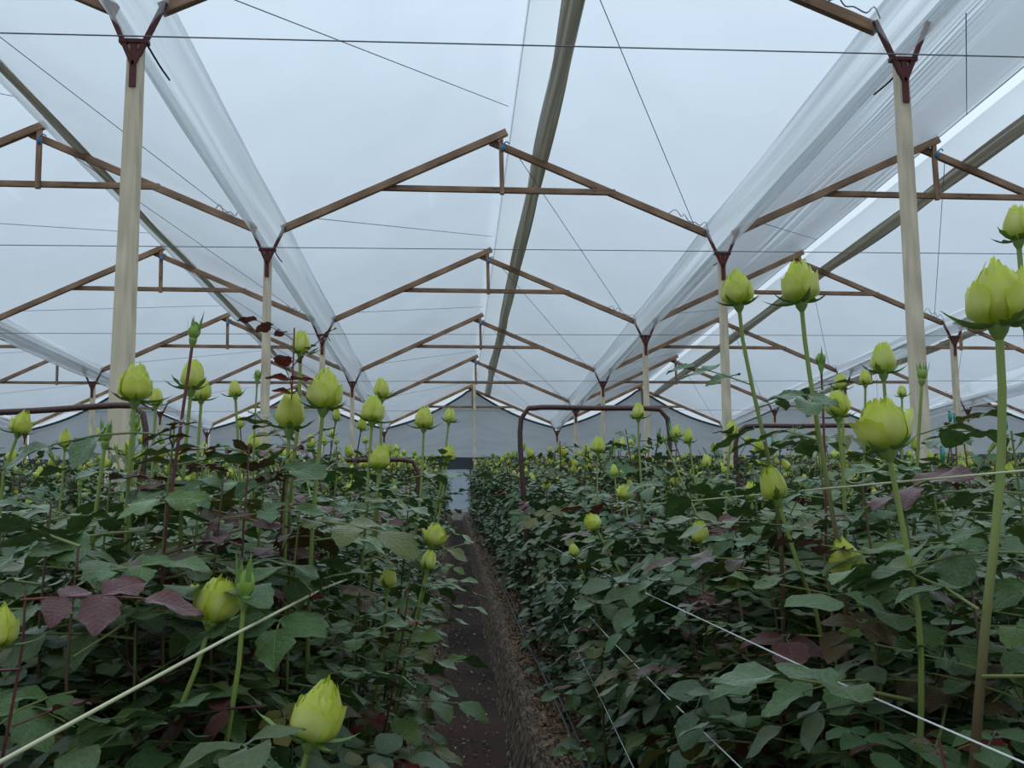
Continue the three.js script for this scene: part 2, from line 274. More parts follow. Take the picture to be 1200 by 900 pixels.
// the far gable wall: grey shade cloth to the rafters, black band, lower sheet, kickboard
const wallZ = END + 0.18;
for (let b = JMIN; b < JMAX; b++) {
  const x0 = gx(b) + 0.02, x1 = gx(b + 1) - 0.02, rx = ridgeX(b) - 0.1, yb = 1.98;
  const edge = (x) => { const t = x < rx ? (x - x0) / (rx - x0) : (x1 - x) / (x1 - rx); return gy(END) + lerp(0.12, RISE - 0.2, t) - 0.17 * Math.sin(t * Math.PI); };
  const w = thing('wall_front', 'grey shade cloth gable wall with black band ' + bayName(b), 'wall', 'gable end walls', 'structure');
  part('shade_cloth', gridGeo(40, 10, (u, v) => { const x = lerp(x0, x1, u); return [x, lerp(yb - 0.05 + 0.06 * N(x * 0.7, 3), edge(x), v), -wallZ + 0.04 * N(x * 1.5, v * 2, b), x, v * 2]; }), M.cloth, w);
  part('cloth_edge', tube(Array.from({ length: 21 }, (_, k) => { const x = lerp(x0, x1, k / 20); return V(x, edge(x), -wallZ + 0.02); }), 0.035, 6, 2), M.band, w);
  part('dark_band', gridGeo(20, 2, (u, v) => { const x = lerp(x0 - 0.02, x1 + 0.02, u); return [x, lerp(1.62, 2.02 + 0.06 * N(x * 0.7, 3), v), -wallZ + 0.05 + 0.03 * N(x * 2, v), x, v]; }), M.band, w);
  part('lower_sheet', gridGeo(20, 2, (u, v) => { const x = lerp(x0 - 0.02, x1 + 0.02, u); return [x, lerp(0.36, 1.66, v), -wallZ - 0.02 + 0.03 * N(x * 2, v + 5), x, v]; }), M.lowFilm, w);
  part('kickboard', new THREE.BoxGeometry(x1 - x0 + 0.04, 0.3, 0.05).translate((x0 + x1) / 2, 0.1, -wallZ + 0.06), M.kick, w);
  part('kickboard_cap', new THREE.BoxGeometry(x1 - x0 + 0.04, 0.13, 0.06).translate((x0 + x1) / 2, 0.315, -wallZ + 0.06), M.kickCap, w);
}
const sideWall = (name, x) => solo(name, gridGeo(30, 4, (u, v) => { const Z = roofZ(u); return [x, lerp(-0.05, gy(Z) + 0.3, v), -Z, Z, v * 3]; }), M.film, 'translucent film side wall of the greenhouse', 'wall', null, 'structure');
sideWall('wall_left', gx(JMIN) - 0.3); sideWall('wall_right', gx(JMAX) + 0.3);
solo('wall_back', gridGeo(30, 4, (u, v) => { const x = lerp(gx(JMIN) - 0.3, gx(JMAX) + 0.3, u); return [x, lerp(-0.05, gy(BACK) + 1.4, v), -BACK + 0.5, x, v * 3]; }), M.film, 'translucent film wall behind the viewer', 'wall', null, 'structure');

// ---------------------------------------------------------------- the beds
const PITCH = 1.63, bedX = (k) => k > 0 ? 0.92 + PITCH * (k - 1) : -0.72 + PITCH * (k + 1); // k = ..., -2, -1, 1, 2, ...
const bedTop = (x, Z) => 0.2 + 0.03 * N(x * 3, Z * 2, 1);
function bedSoil(k) {
  const c = bedX(k), near = Math.abs(k) === 1, l = c - 0.68, r = c + 0.685;
  const nu = near ? 46 : 12, nv = near ? 330 : 60;
  solo('soil_bed', gridGeo(nu, nv, (u, v) => {
    const Z = lerp(near ? 0.2 : 0.5, END - 0.6, near ? v ** 1.4 : v);
    let x = lerp(l, r, u); const e = Math.min(u, 1 - u) * 1.365;
    let y = bedTop(x, Z) * smooth(0.0, near ? 0.1 : 0.2, e) - 0.03;
    if (near) { y += 0.035 * N(x * 9, Z * 3, 4) * smooth(0, 0.06, e) + 0.016 * N(x * 30, Z * 14, 6) + 0.05 * Math.exp(-(((e - 0.13) / 0.07) ** 2)) * (0.6 + N(Z * 1.2, 2, k)); x += 0.05 * N(Z * 1.1, 4, k) * smooth(0.3, 0, e) + 0.02 * N(Z * 4, 8, k) * smooth(0.3, 0, e); }
    return [x, y, -Z, x, Z];
  }), M.bank, k === 1 ? 'raised fibrous soil bed strewn with dry brown leaves' : k === -1 ? 'raised fibrous soil bed whose bank is overhung by leaves' : 'raised soil bed hidden under roses', 'soil bed', near ? null : 'outer soil beds', 'structure');
}
const BEDS = []; for (let k = -9; k <= 10; k++) if (k) BEDS.push(k);
for (const k of BEDS) bedSoil(k);
//__PLANTS__
// ---------------------------------------------------------------- rose leaves, flowers and plants
// a leaflet lies along +x with its upper face to +y; nu x nv cells
function leafletGeo(seed, nu, nv, len = 0.06, wid = 0.04) {
  const r = seeded(seed), bend = 0.05 + 0.22 * r(), fold = 0.08 + 0.25 * r(), twist = (r() - 0.5) * 0.6, wave = 0.03 + 0.03 * r();
  return gridGeo(nv, nu, (b, a) => { // a along, b across
    const s = (b - 0.5) * 2, prof = Math.sin(Math.PI * Math.min(1, a ** 0.88)) ** 0.74 * (1.06 - 0.16 * a);
    const serr = nu >= 10 && Math.abs(s) > 0.99 ? 1 + 0.07 * ((Math.round(a * nu) % 2) ? 1 : -1) : 1;
    const z = s * wid / 2 * Math.max(0.0, prof) * serr, tw = twist * a;
    const y = -bend * len * a * a + Math.abs(z) * fold + wave * len * Math.sin(a * 9 + seed) * s * s;
    return [a * len, y + z * Math.sin(tw), z * Math.cos(tw), a, b];
  });
}
const LEAFLETS = [1, 2, 3, 4].map((s) => leafletGeo(s * 11, 10, 4));
const MIDLEAF = [1, 2, 3].map((s) => leafletGeo(s * 17, 6, 2));
const FARLEAF = [leafletGeo(5, 3, 2), leafletGeo(9, 3, 2)];
// a compound leaf: stalk along +x, drooping; five (or three) leaflets
function leafPlan(seed, pairs = 2) {
  const r = seeded(seed), L = 0.12 + 0.022 * r(), droop = 0.05 + 0.3 * r(), curve = (a) => V(a * L, 0.012 * a - droop * L * a * a * 0.6, 0.01 * Math.sin(a * 3 + seed));
  const out = [];
  const put = (a, yaw, size, roll) => { const m = new THREE.Matrix4(), e = new THREE.Euler(roll, yaw, -droop * a * 0.9 + (r() - 0.5) * 0.5, 'YZX'); m.compose(curve(a), new THREE.Quaternion().setFromEuler(e), V(size, size, size)); out.push({ m, k: Math.floor(r() * 12) }); };
  put(1, (r() - 0.5) * 0.5, 1 + 0.15 * r(), (r() - 0.5) * 0.5);
  for (let p = 0; p < pairs; p++) for (const s of [-1, 1]) put(pairs === 1 ? 0.66 : p ? 0.34 : 0.68, s * (1.0 + 0.3 * r()), (p ? 0.72 : 0.92) + 0.12 * r(), s * (0.1 + 0.3 * r()));
  return { leaflets: out, stalk: [0, 0.35, 0.7, 1].map(curve) };
}
const PLANS = [2, 2, 2, 2, 1, 2, 2, 1].map((p, i) => leafPlan(i * 7 + 3, p));
const STALKS = PLANS.map((p) => tube(p.stalk, 0.0016, 4, 1, 0.001));
const leafMerged = (i, set, stalk) => clean([...PLANS[i].leaflets.map((q) => set[q.k % set.length].clone().applyMatrix4(q.m)), ...(stalk ? [STALKS[i].clone()] : [])]);
const MIDLEAVES = PLANS.map((_, i) => leafMerged(i, MIDLEAF, true));
const FARLEAVES = PLANS.map((_, i) => leafMerged(i, FARLEAF, false));

// petals: patches of a bulb-shaped surface, ragged rims
function petalGeo(o, nu = 10, nv = 7) {
  const r = seeded(o.seed), g = gridGeo(nu, nv, (u, v) => {
    const s = (u - 0.5) * 2, rim = 1 - 0.16 * s * s * s * s - 0.05 * Math.abs(s) + (v > 0.99 ? o.rag * (r() - 0.5) : 0) + (o.point || 0) * (1 - s * s) * 0.15, t = v * rim;
    const rad = o.R * (0.3 + 0.7 * Math.sin(Math.min(1, t / o.belly) * Math.PI / 2)) * (t > o.belly ? 1 + o.flare * ((t - o.belly) / (1 - o.belly)) ** 2 : 1);
    const a = o.a + s * o.w * (0.62 + 0.38 * Math.sin(Math.min(1, t * 1.6) * Math.PI / 2)) , rr = rad * (1 + 0.05 * s * s * (o.curl || 0)) + 0.0012 * Math.sin(s * 5 + o.seed + t * 4) * t;
    const lean = (o.lean || 0) * t * t * o.H;
    return [Math.cos(a) * rr + Math.cos(o.a) * lean, t * o.H + (o.y || 0), Math.sin(a) * rr + Math.sin(o.a) * lean];
  });
  const c = [], p = g.attributes.position, pale = o.pale || 0;
  for (let i = 0; i < p.count; i++) { const u = (i % (nu + 1)) / nu, v = Math.floor(i / (nu + 1)) / nv, e = clamp(Math.max(smooth(0.75, 1, v), smooth(0.6, 1, Math.abs(u - 0.5) * 2)) * 0.8 + (1 - smooth(0, 0.35, v)) * 0.7), m = 0.93 + 0.14 * N(u * 3, v * 3, o.seed); c.push(lerp(0.84 + 0.05 * pale, 0.7, e) * m, lerp(0.86 + 0.03 * pale, 0.79, e) * m, lerp(0.13 + 0.15 * pale, 0.02, e) * m); }
  g.setAttribute('color', new THREE.Float32BufferAttribute(c, 3)); return g;
}
function sepalGeo(seed, len, wid, out) { // along +x from the base, rising or drooping
  const r = seeded(seed), lobe = r() > 0.5;
  return gridGeo(2, 7, (b, a) => { const s = (b - 0.5) * 2, w = wid * (1 - a) ** 0.7 * (0.55 + 0.45 * Math.sin(a * Math.PI)) * (lobe && Math.round(a * 7) % 3 === 2 ? 1.8 : 1); return [0.006 + a * len * out, -0.006 * Math.sin(a * 2) + len * (1 - out) * a + 0.35 * len * a * a + Math.abs(s) * w * 0.3, s * w * 0.5]; });
}
// types: 0 closed green bud, 1 pointed bud, 2 ragged half-open rose, 3 full open rose, 4 tall closed green bud
function flowerSpec(type, seed) {
  const r = seeded(seed), pet = [], add = (n, base) => { const a0 = r() * 6; for (let i = 0; i < n; i++) pet.push({ ...base, a: a0 + i * Math.PI * 2 / n + (r() - 0.5) * 0.3, H: base.H * (0.92 + 0.16 * r()), R: base.R * (0.95 + 0.1 * r()), seed: Math.floor(r() * 999), pale: r() }); };
  if (type === 0) add(3, { R: 0.0075, H: 0.02, belly: 0.5, flare: -0.8, w: 1.15, rag: 0.04 });
  if (type === 4) add(4, { R: 0.011, H: 0.034, belly: 0.45, flare: -0.85, w: 1.15, rag: 0.05 });
  if (type === 1) { add(5, { R: 0.0205, H: 0.043, belly: 0.36, flare: -0.35, w: 0.85, rag: 0.14, point: 0.7 }); add(4, { R: 0.0175, H: 0.05, belly: 0.36, flare: -0.5, w: 0.9, rag: 0.12, point: 0.4 }); add(3, { R: 0.013, H: 0.052, belly: 0.4, flare: -0.62, w: 1.2, rag: 0.1 }); }
  if (type === 2) { add(3, { R: 0.0285, H: 0.04, belly: 0.4, flare: -0.06, w: 0.95, rag: 0.28, point: 0.6, lean: 0.03 }); add(4, { R: 0.0268, H: 0.049, belly: 0.38, flare: -0.24, w: 0.8, rag: 0.3, point: 0.5 }); add(5, { R: 0.0245, H: 0.057, belly: 0.36, flare: -0.4, w: 0.75, rag: 0.32, point: 0.4 }); add(4, { R: 0.02, H: 0.063, belly: 0.34, flare: -0.5, w: 0.95, rag: 0.26 }); add(3, { R: 0.014, H: 0.062, belly: 0.4, flare: -0.5, w: 1.2, rag: 0.2 }); }
  if (type === 3) { add(2, { R: 0.03, H: 0.043, belly: 0.5, flare: 0.15, w: 0.85, rag: 0.16, lean: 0.22 }); add(3, { R: 0.0285, H: 0.047, belly: 0.44, flare: -0.14, w: 1.0, rag: 0.18, point: 0.5 }); add(4, { R: 0.026, H: 0.056, belly: 0.4, flare: -0.34, w: 0.95, rag: 0.22 }); add(4, { R: 0.021, H: 0.06, belly: 0.38, flare: -0.42, w: 0.95, rag: 0.22 }); add(4, { R: 0.014, H: 0.058, belly: 0.42, flare: -0.4, w: 1.1, rag: 0.18 }); }
  const sep = [], sl = [0.026, 0.05, 0.055, 0.046, 0.046][type], out = [0.22, 0.8, 0.92, 0.95, 0.16][type];
  for (let i = 0; i < 5; i++) sep.push({ g: sepalGeo(seed + i, sl * (0.75 + 0.5 * r()), [0.008, 0.014, 0.017, 0.017, 0.012][type], clamp(out + 0.25 * (r() - 0.5), 0.05, 1.05)).rotateY(i * 1.256 + r() * 0.4) });
  const hr = [0.0055, 0.0085, 0.0105, 0.011, 0.0078][type];
  return { pet, sep, hip: new THREE.LatheGeometry([[0.0024, -0.016], [hr * 0.5, -0.011], [hr * 0.82, -0.006], [hr, 0.0], [hr * 0.9, 0.004], [0.001, 0.003]].map((q) => new THREE.Vector2(...q)), 10) };
}
const SPEC = {}; // shared geometry for each kind of flower
function specOf(type, k) { return SPEC[type + '_' + k] ??= (() => { const s = flowerSpec(type, type * 100 + k * 13 + 7); s.petals = s.pet.map((p) => petalGeo(p)); s.small = null; return s; })(); }
const GREENBUD = phys(rgb(0.4, 0.58, 0.5), { vertexColors: true, roughness: 0.6, transmission: 0.25, thickness: 0 });
function flower(parent, m4, type, k, fine) {
  const s = specOf(type, k), f = part('flower', s.hip, M.calyx, parent); f.applyMatrix4(m4);
  const pm = type === 0 || type === 4 ? GREENBUD : M.petal;
  if (fine) { for (const g of s.petals) part('petal', g, pm, f); for (const q of s.sep) part('sepal', q.g, M.sepal, f); }
  else {
    if (!s.small) { const low = s.pet.map((p) => petalGeo(p, 4, 4)); s.small = [mergeGeometries(low), clean(s.sep.map((q) => q.g.clone()))]; }
    part('petals', s.small[0], pm, f); part('sepals', s.small[1], M.sepal, f);
  }
  return f;
}
const UPQ = (dir) => new THREE.Quaternion().setFromUnitVectors(V(0, 1, 0), dir.clone().normalize());
// leaves round a stem: list of { m, plan }
function leavesOn(curve, from, to, gap, r, size = 1, lift = 0.35) {
  const len = curve.getLength(), out = []; let a = r() * 6;
  for (let d = from; d < to; d += gap * (0.7 + 0.6 * r())) {
    const t = clamp(d / len), p = curve.getPointAt(t); a += 2.4 + 0.5 * (r() - 0.5);
    const s = size * (0.75 + 0.5 * r()), e = new THREE.Euler((r() - 0.5) * 0.7, a, lift * (0.2 + 1.3 * r()) - 0.1, 'YZX');
    out.push({ m: new THREE.Matrix4().compose(p, new THREE.Quaternion().setFromEuler(e), V(s, s, s)), plan: Math.floor(r() * PLANS.length), a });
  }
  return out;
}
// a plant built from pieces: stem mesh, leaf parts (with leaflets as sub-parts when fine), flower
function buildPlant(root, o) { // o: pts (base first), type, k, seed, mats, fine, leafFrom, leafTo, gap, size, tilt
  const r = seeded(o.seed), curve = new THREE.CatmullRomCurve3(o.pts), len = curve.getLength();
  const bare = o.type >= 0 ? Math.min(0.1, len * 0.12) : 0.0;
  // the bark turns from brown or red to green towards the flower
  const sides = o.fine ? 7 : 5, th = o.thick || 0.0048, sg = tube(o.pts, th, sides, 5, th * (o.type < 0 ? 0.3 : 0.66)), sc = [], c0 = o.stem.color, c1 = o.type < 0 || o.stem === M.stemMaroon ? c0 : M.flowerStem.color, rows = sg.attributes.position.count / (sides + 1);
  for (let q = 0; q < rows; q++) { const t = q / (rows - 1), k = smooth(len - 0.42, len - 0.1, t * len), m = 0.9 + 0.2 * N(t * 30, o.seed, 1); for (let e = 0; e <= sides; e++) sc.push(lerp(c0.r, c1.r, k) * m, lerp(c0.g, c1.g, k) * m, lerp(c0.b, c1.b, k) * m); }
  sg.setAttribute('color', new THREE.Float32BufferAttribute(sc, 3)); part('stem', sg, M.stalk, root);
  for (const l of leavesOn(curve, o.leafFrom ?? 0.12, o.leafTo ?? len - bare, o.gap || 0.06, r, o.size || 1, o.lift)) {
    const mat = o.leaf[Math.floor(r() * o.leaf.length)];
    if (o.fine) { const lf = part('leaf', STALKS[l.plan], o.stem === M.stemMaroon ? M.stemMaroon : M.stem, root); lf.applyMatrix4(l.m); for (const q of PLANS[l.plan].leaflets) part('leaflet', LEAFLETS[q.k % LEAFLETS.length], mat, lf).applyMatrix4(q.m); }
    else part('leaf', MIDLEAVES[l.plan], mat, root).applyMatrix4(l.m);
  }
  if (o.type >= 0) { const t = curve.getTangentAt(1), q = UPQ(t).multiply(new THREE.Quaternion().setFromAxisAngle(V(0, 1, 0), r() * 6)), s = o.fsize || 1; flower(root, new THREE.Matrix4().compose(o.pts[o.pts.length - 1].clone().addScaledVector(t, 0.013 * s), q, V(s, s, s)), o.type, o.k || 0, o.fine); }
}

// ---- the roses one can pick out: flower centre and stem in photo pixels, depth, flower kind and size
const FLW = { 0: 0.016, 1: 0.042, 2: 0.054, 3: 0.062, 4: 0.022 }, FLH = { 0: 0.02, 1: 0.05, 2: 0.058, 3: 0.057, 4: 0.034 };
const bedEdge = (x) => x > 0.09 ? Math.max(x, 0.46) : Math.min(x, -0.26);
function hero(o) {
  const root = thing('rose_plant', o.label, 'rose plant', o.group || 'roses standing above the leaves');
  const c = at(o.f[0], o.f[1], o.d), s = o.s || 1, up = c.clone().sub(at(o.stem[0][0], o.stem[0][1], o.d + (o.stem[0][2] || 0))).normalize(), top = c.clone().addScaledVector(up, o.type < 0 ? 0 : -(FLH[o.type] * 0.5 + 0.013) * s);
  const pts = [top.clone()];
  const hold = (o.type < 0 ? 0 : (FLH[o.type] * 0.5 + 0.013) * s) + 0.03;
  for (const [x, y, dd] of o.stem) { const q = at(x, y, o.d + (dd || 0)); if (q.distanceTo(c) > hold) pts.push(q); }
  if (pts.length === 1) pts.push(c.clone().addScaledVector(up, -hold - 0.02));
  const last = pts[pts.length - 1], by = 0.2, bx = bedEdge(o.bx ?? last.x + (last.x - top.x) * 0.6), bz = -(o.d + (o.dz ?? 0.15));
  if (last.y > 0.75) pts.push(V(lerp(last.x, bx, 0.45), lerp(last.y, by, 0.45), lerp(last.z, bz, 0.5)));
  pts.push(V(bx, by, bz)); pts.reverse();
  root.position.copy(pts[0]); const base = pts[0].clone(); for (const p of pts) p.sub(base);
  const len = new THREE.CatmullRomCurve3(pts).getLength();
  buildPlant(root, { pts, type: o.type, k: o.k || 0, seed: o.seed || Math.round(o.f[0] * 7 + o.f[1]), stem: o.red ? M.stemRed : o.maroon ? M.stemMaroon : M.stem, leaf: o.leaf || (o.maroon ? MAROON : LEAF), fine: true, leafFrom: len * (o.from ?? 0.3), leafTo: len - (o.bare ?? 0.12), gap: o.gap || 0.056, size: o.size || 1, thick: o.thick || 0.0046, fsize: s, lift: o.lift });
  root.userData.sx = c.x; return root;
}
const G0 = LEAF.slice(0, 4), MX = [LEAF[1], LEAF[0], MAROON[1], LEAF[4], MAROON[2], LEAF[2]];
const HEROES = [
  { f: [1168, 350], d: 0.86, type: 2, s: 1.0, k: 1, stem: [[1174, 440], [1172, 560], [1152, 760]], thick: 0.0062, red: 1, gap: 0.085, size: 1.15, label: 'biggest ragged lime rose on a thick brown stem', bare: 0.2 },
  { f: [1202, 352], d: 0.95, type: 2, s: 0.9, k: 0, stem: [[1215, 440], [1225, 560]], label: 'lime rose tucked against the biggest ragged rose', bare: 0.2 },
  { f: [1190, 263], d: 1.0, type: 1, s: 0.8, k: 1, stem: [[1197, 310], [1205, 420], [1220, 600]], label: 'highest lime bud with long curling sepals above the biggest rose', bare: 0.22 },
  { f: [1035, 501], d: 0.98, type: 3, s: 0.92, k: 0, stem: [[1045, 550], [1062, 640], [1078, 740]], label: 'wide open cup-shaped lime rose just above the pale twine', bare: 0.2, size: 1.15 },
  { f: [937, 334], d: 1.28, type: 2, s: 0.95, k: 2, stem: [[942, 390], [955, 480], [975, 600], [990, 690]], thick: 0.005, red: 1, label: 'tall ragged lime rose with outspread sepals on dark stem', bare: 0.1, size: 0.8 },
  { f: [864, 340], d: 1.42, type: 2, s: 0.88, k: 1, stem: [[869, 390], [883, 460], [905, 560], [915, 640]], thick: 0.0048, red: 1, label: 'tall flat-topped lime rose before the slender pale post', bare: 0.1, size: 0.75 },
  { f: [1034, 421], d: 1.55, type: 1, s: 1.05, k: 2, stem: [[1037, 465], [1042, 560]], label: 'pointed lime bud with four long spreading sepals', bare: 0.14 },
  { f: [906, 568], d: 1.38, type: 1, s: 0.98, k: 0, stem: [[917, 605], [938, 670], [960, 730]], red: 1, label: 'slim lime bud bending over leaves, touched by the twine', bare: 0.16 },
  { f: [981, 475], d: 1.55, type: 3, s: 0.75, k: 1, stem: [[984, 510], [990, 600]], label: 'lime rose half covered by a leaf behind the dark stem', bare: 0.12 },
  { f: [990, 660], d: 1.2, type: 2, s: 0.82, k: 0, stem: [[1005, 700], [1030, 790]], label: 'lime rose peeping out below a broad grey-green leaf', bare: 0.14 },
  { f: [985, 448], d: 2.1, type: 1, s: 0.75, k: 1, stem: [[986, 470], [990, 560]], label: 'small lime bud above the half-covered rose' },
  { f: [1014, 443], d: 2.2, type: 1, s: 0.72, k: 0, stem: [[1014, 470], [1012, 560]], label: 'small lime bud beside the pointed bud with long sepals' },
  { f: [1057, 459], d: 2.4, type: 1, s: 0.6, k: 2, stem: [[1057, 480], [1057, 560]], label: 'tiny lime bud beside the slender pale post' },
  { f: [1080, 437], d: 1.7, type: 4, s: 0.9, k: 0, stem: [[1080, 470], [1076, 520], [1072, 600]], red: 1, label: 'closed green bud on a thin red stem before the slender post', leaf: MX, bare: 0.08 },
  { f: [962, 421], d: 1.5, type: 0, s: 1.0, k: 0, stem: [[963, 450], [966, 520], [968, 600]], maroon: 1, label: 'tiny closed green bud on thin maroon stem between tall roses', leaf: MX, bare: 0.1, gap: 0.1, thick: 0.003 },
  { f: [1112, 645], d: 1.6, type: 1, s: 0.75, k: 2, stem: [[1108, 670], [1105, 720]], label: 'narrow lime bud opening low among broad leaves' },
  { f: [857, 503], d: 2.7, type: 2, s: 0.72, k: 0, stem: [[855, 530], [850, 600]], label: 'small golden rose at the foot of the slender post' },
  { f: [748, 482], d: 2.6, type: 1, s: 0.9, k: 1, stem: [[748, 510], [752, 580]], red: 1, label: 'lime bud under the corner of the large steel hoop' },
  { f: [696, 612], d: 2.3, type: 3, s: 0.72, k: 1, stem: [[704, 632], [727, 672], [760, 770]], label: 'lime rose leaning out of the bed face on a curved stem' },
  { f: [672, 645], d: 2.6, type: 1, s: 0.72, k: 0, stem: [[680, 665], [700, 720]], label: 'little lime bud low on the bed face' },
  { f: [820, 624], d: 2.1, type: 1, s: 1.0, k: 2, stem: [[823, 660], [826, 720]], label: 'lime bud standing over crimson young shoots' },
  { f: [701, 522], d: 3.6, type: 2, s: 1.0, k: 1, stem: [[700, 550], [700, 600]], label: 'round lime rose inside the large steel hoop' },
  { f: [733, 577], d: 3.0, type: 3, s: 0.75, k: 0, stem: [[735, 600], [738, 650]], label: 'pale open rose over the horizontal twine' },
  { f: [880, 576], d: 2.2, type: 2, s: 0.65, k: 2, stem: [[882, 600], [885, 650]], label: 'small lime rose beside the knot in the twine' },
  { f: [258, 706], d: 1.15, type: 3, s: 0.88, k: 2, stem: [[243, 742], [228, 790], [208, 840]], label: 'open pale yellow rose with frilled rim beside the thick twine', bx: -0.55, bare: 0.24, seed: 4, size: 1.1 },
  { f: [373, 838], d: 1.0, type: 2, s: 0.95, k: 0, stem: [[362, 875], [350, 910]], label: 'ragged bright lime rose lowest among dark leaves', bx: -0.35, bare: 0.12 },
  { f: [287, 684], d: 1.12, type: 4, s: 1.05, k: 1, stem: [[285, 715], [282, 742]], label: 'closed green bud tight against the frilled open rose', bx: -0.42, bare: 0.1 },
  { f: [380, 459], d: 1.4, type: 2, s: 0.93, k: 1, stem: [[377, 500], [371, 560], [365, 640]], label: 'full ragged lime rose on a stout green stalk', bare: 0.16 },
  { f: [341, 483], d: 1.45, type: 1, s: 1.1, k: 0, stem: [[338, 520], [334, 600]], label: 'plump pointed lime bud beside the full ragged rose', bare: 0.15, leaf: MX },
  { f: [158, 451], d: 1.4, type: 2, s: 0.88, k: 2, stem: [[157, 480], [152, 540], [148, 620]], red: 1, label: 'plump lime rose close beside the thick tapering post', bare: 0.13, size: 1.1 },
  { f: [225, 440], d: 1.55, type: 1, s: 0.98, k: 1, stem: [[222, 480], [216, 540], [212, 600]], label: 'pointed lime bud behind the red-stemmed shoot' },
  { f: [237, 458], d: 1.85, type: 2, s: 0.68, k: 0, stem: [[235, 480], [231, 550]], label: 'small squat rose under the pointed bud and shoot' },
  { f: [275, 456], d: 2.1, type: 1, s: 0.72, k: 2, stem: [[277, 480], [281, 560]], label: 'small lime bud on a thin stalk with wispy sepals' },
  { f: [437, 481], d: 1.9, type: 2, s: 0.85, k: 1, stem: [[435, 510], [430, 580]], label: 'lime rose right below another by the path bed' },
  { f: [447, 456], d: 2.1, type: 1, s: 0.9, k: 0, stem: [[447, 480], [445, 560]], label: 'lime bud standing directly over another rose' },
  { f: [446, 537], d: 1.9, type: 2, s: 0.75, k: 2, stem: [[443, 560], [438, 620]], label: 'lime rose nodding among olive leaves below two others' },
  { f: [497, 491], d: 2.3, type: 2, s: 0.85, k: 0, stem: [[496, 520], [492, 590]], label: 'round lime rose near the dark bent pipe end' },
  { f: [527, 487], d: 2.6, type: 1, s: 0.8, k: 1, stem: [[524, 510], [515, 580]], red: 1, label: 'small lime bud highest at the path edge of its bed', size: 0.72, lift: 0.6 },
  { f: [525, 532], d: 2.6, type: 2, s: 0.72, k: 1, stem: [[522, 555], [512, 620]], label: 'lime rose overhanging the bed edge before the far wall', size: 0.72, lift: 0.6 },
  { f: [508, 628], d: 2.0, type: 3, s: 0.78, k: 1, stem: [[505, 655], [495, 700]], label: 'open lime rose overhanging the dark path', size: 0.72, lift: 0.6, bare: 0.1 },
  { f: [503, 657], d: 1.9, type: 1, s: 0.75, k: 2, stem: [[497, 680], [485, 730]], label: 'pale lime bud hanging just under the rose over the path', size: 0.72, lift: 0.6 },
  { f: [456, 677], d: 1.8, type: 1, s: 0.8, k: 0, stem: [[453, 700], [448, 760]], label: 'slim folded lime bud beside red young leaves' },
  { f: [25, 497], d: 1.9, type: 2, s: 0.72, k: 1, stem: [[17, 520], [3, 560]], label: 'nodding lime rose beneath the steel bar of a hoop' },
  { f: [122, 508], d: 1.5, type: 4, s: 0.9, k: 0, stem: [[122, 530], [115, 580], [108, 640]], red: 1, label: 'closed green bud on a brown stem by the thick post', leaf: MX },
  { f: [226, 388], d: 1.3, type: 4, s: 0.75, k: 1, stem: [[224, 425], [213, 490], [203, 560], [192, 640]], maroon: 1, label: 'tall red-stemmed shoot tipped with a small green bud', leaf: [MAROON[2], MAROON[1], LEAF[4]], bare: 0.1, from: 0.35, thick: 0.0034, gap: 0.1, size: 0.9 },
  { f: [352, 402], d: 1.6, type: 1, s: 0.8, k: 1, stem: [[352, 430], [349, 500], [340, 580]], red: 1, label: 'lime bud half hidden by a maroon leafy shoot', leaf: MX },
  { f: [302, 439], d: 2.0, type: 0, s: 1.0, k: 0, stem: [[300, 470], [297, 540]], red: 1, label: 'tiny closed green bud behind olive leaves', thick: 0.003, leaf: MX },
  { f: [183, 466], d: 1.9, type: 1, s: 0.68, k: 0, stem: [[182, 490], [178, 560]], red: 1, label: 'small half-closed bud beside the plump rose at the post' },
  { f: [158, 494], d: 1.5, type: 4, s: 0.75, k: 0, stem: [[156, 520], [152, 600]], label: 'green bud under the plump rose by the post' },
  { f: [-2, 736], d: 0.92, type: 2, s: 0.6, k: 1, stem: [[-6, 780], [-12, 840]], label: 'lime rose beside the maroon shoot with purple leaflets', bx: -0.6 },
];
for (const h of HEROES) hero(h);
// young maroon shoots without a flower
const SHOOTS = [
  { f: [345, 384], d: 1.45, stem: [[343, 440], [338, 520], [330, 600]], label: 'maroon leafy shoot topping the leaves before a pale post', from: 0.5, gap: 0.05, size: 0.62, lift: 0.7 },
  { f: [30, 692], d: 0.95, stem: [[26, 760], [8, 860]], label: 'maroon shoot with purple leaflets beside the end of the twine', bx: -0.62, from: 0.55, gap: 0.06, size: 0.85, lift: 0.3 },
  { f: [292, 520], d: 1.35, stem: [[290, 560], [284, 640]], label: 'crimson young leaves clustered under the plump bud', from: 0.6, gap: 0.05, size: 0.55, lift: 0.2 },
  { f: [822, 672], d: 1.75, stem: [[830, 730], [848, 800]], label: 'crimson young shoot crossing behind the white string', from: 0.6, gap: 0.045, size: 0.4, lift: 0.9 },
  { f: [800, 700], d: 1.7, stem: [[812, 750], [835, 830]], label: 'shorter crimson shoot beside the one at the string', from: 0.6, gap: 0.045, size: 0.4, lift: 0.9 },
  { f: [480, 682], d: 1.75, stem: [[474, 730], [462, 800]], label: 'red shoot with small scarlet leaves beside the slim bud', from: 0.6, gap: 0.055, size: 0.5, lift: 0.5 },
  { f: [1100, 865], d: 0.85, stem: [[1108, 890], [1115, 930]], label: 'crimson sprout under the lowest broad leaves', from: 0.7, gap: 0.05, size: 0.4, lift: 0.8 },
];
for (const h of SHOOTS) hero({ type: -1, maroon: 1, bare: 0, red: 0, thick: 0.0042, group: 'young maroon shoots', ...h, s: 1 });

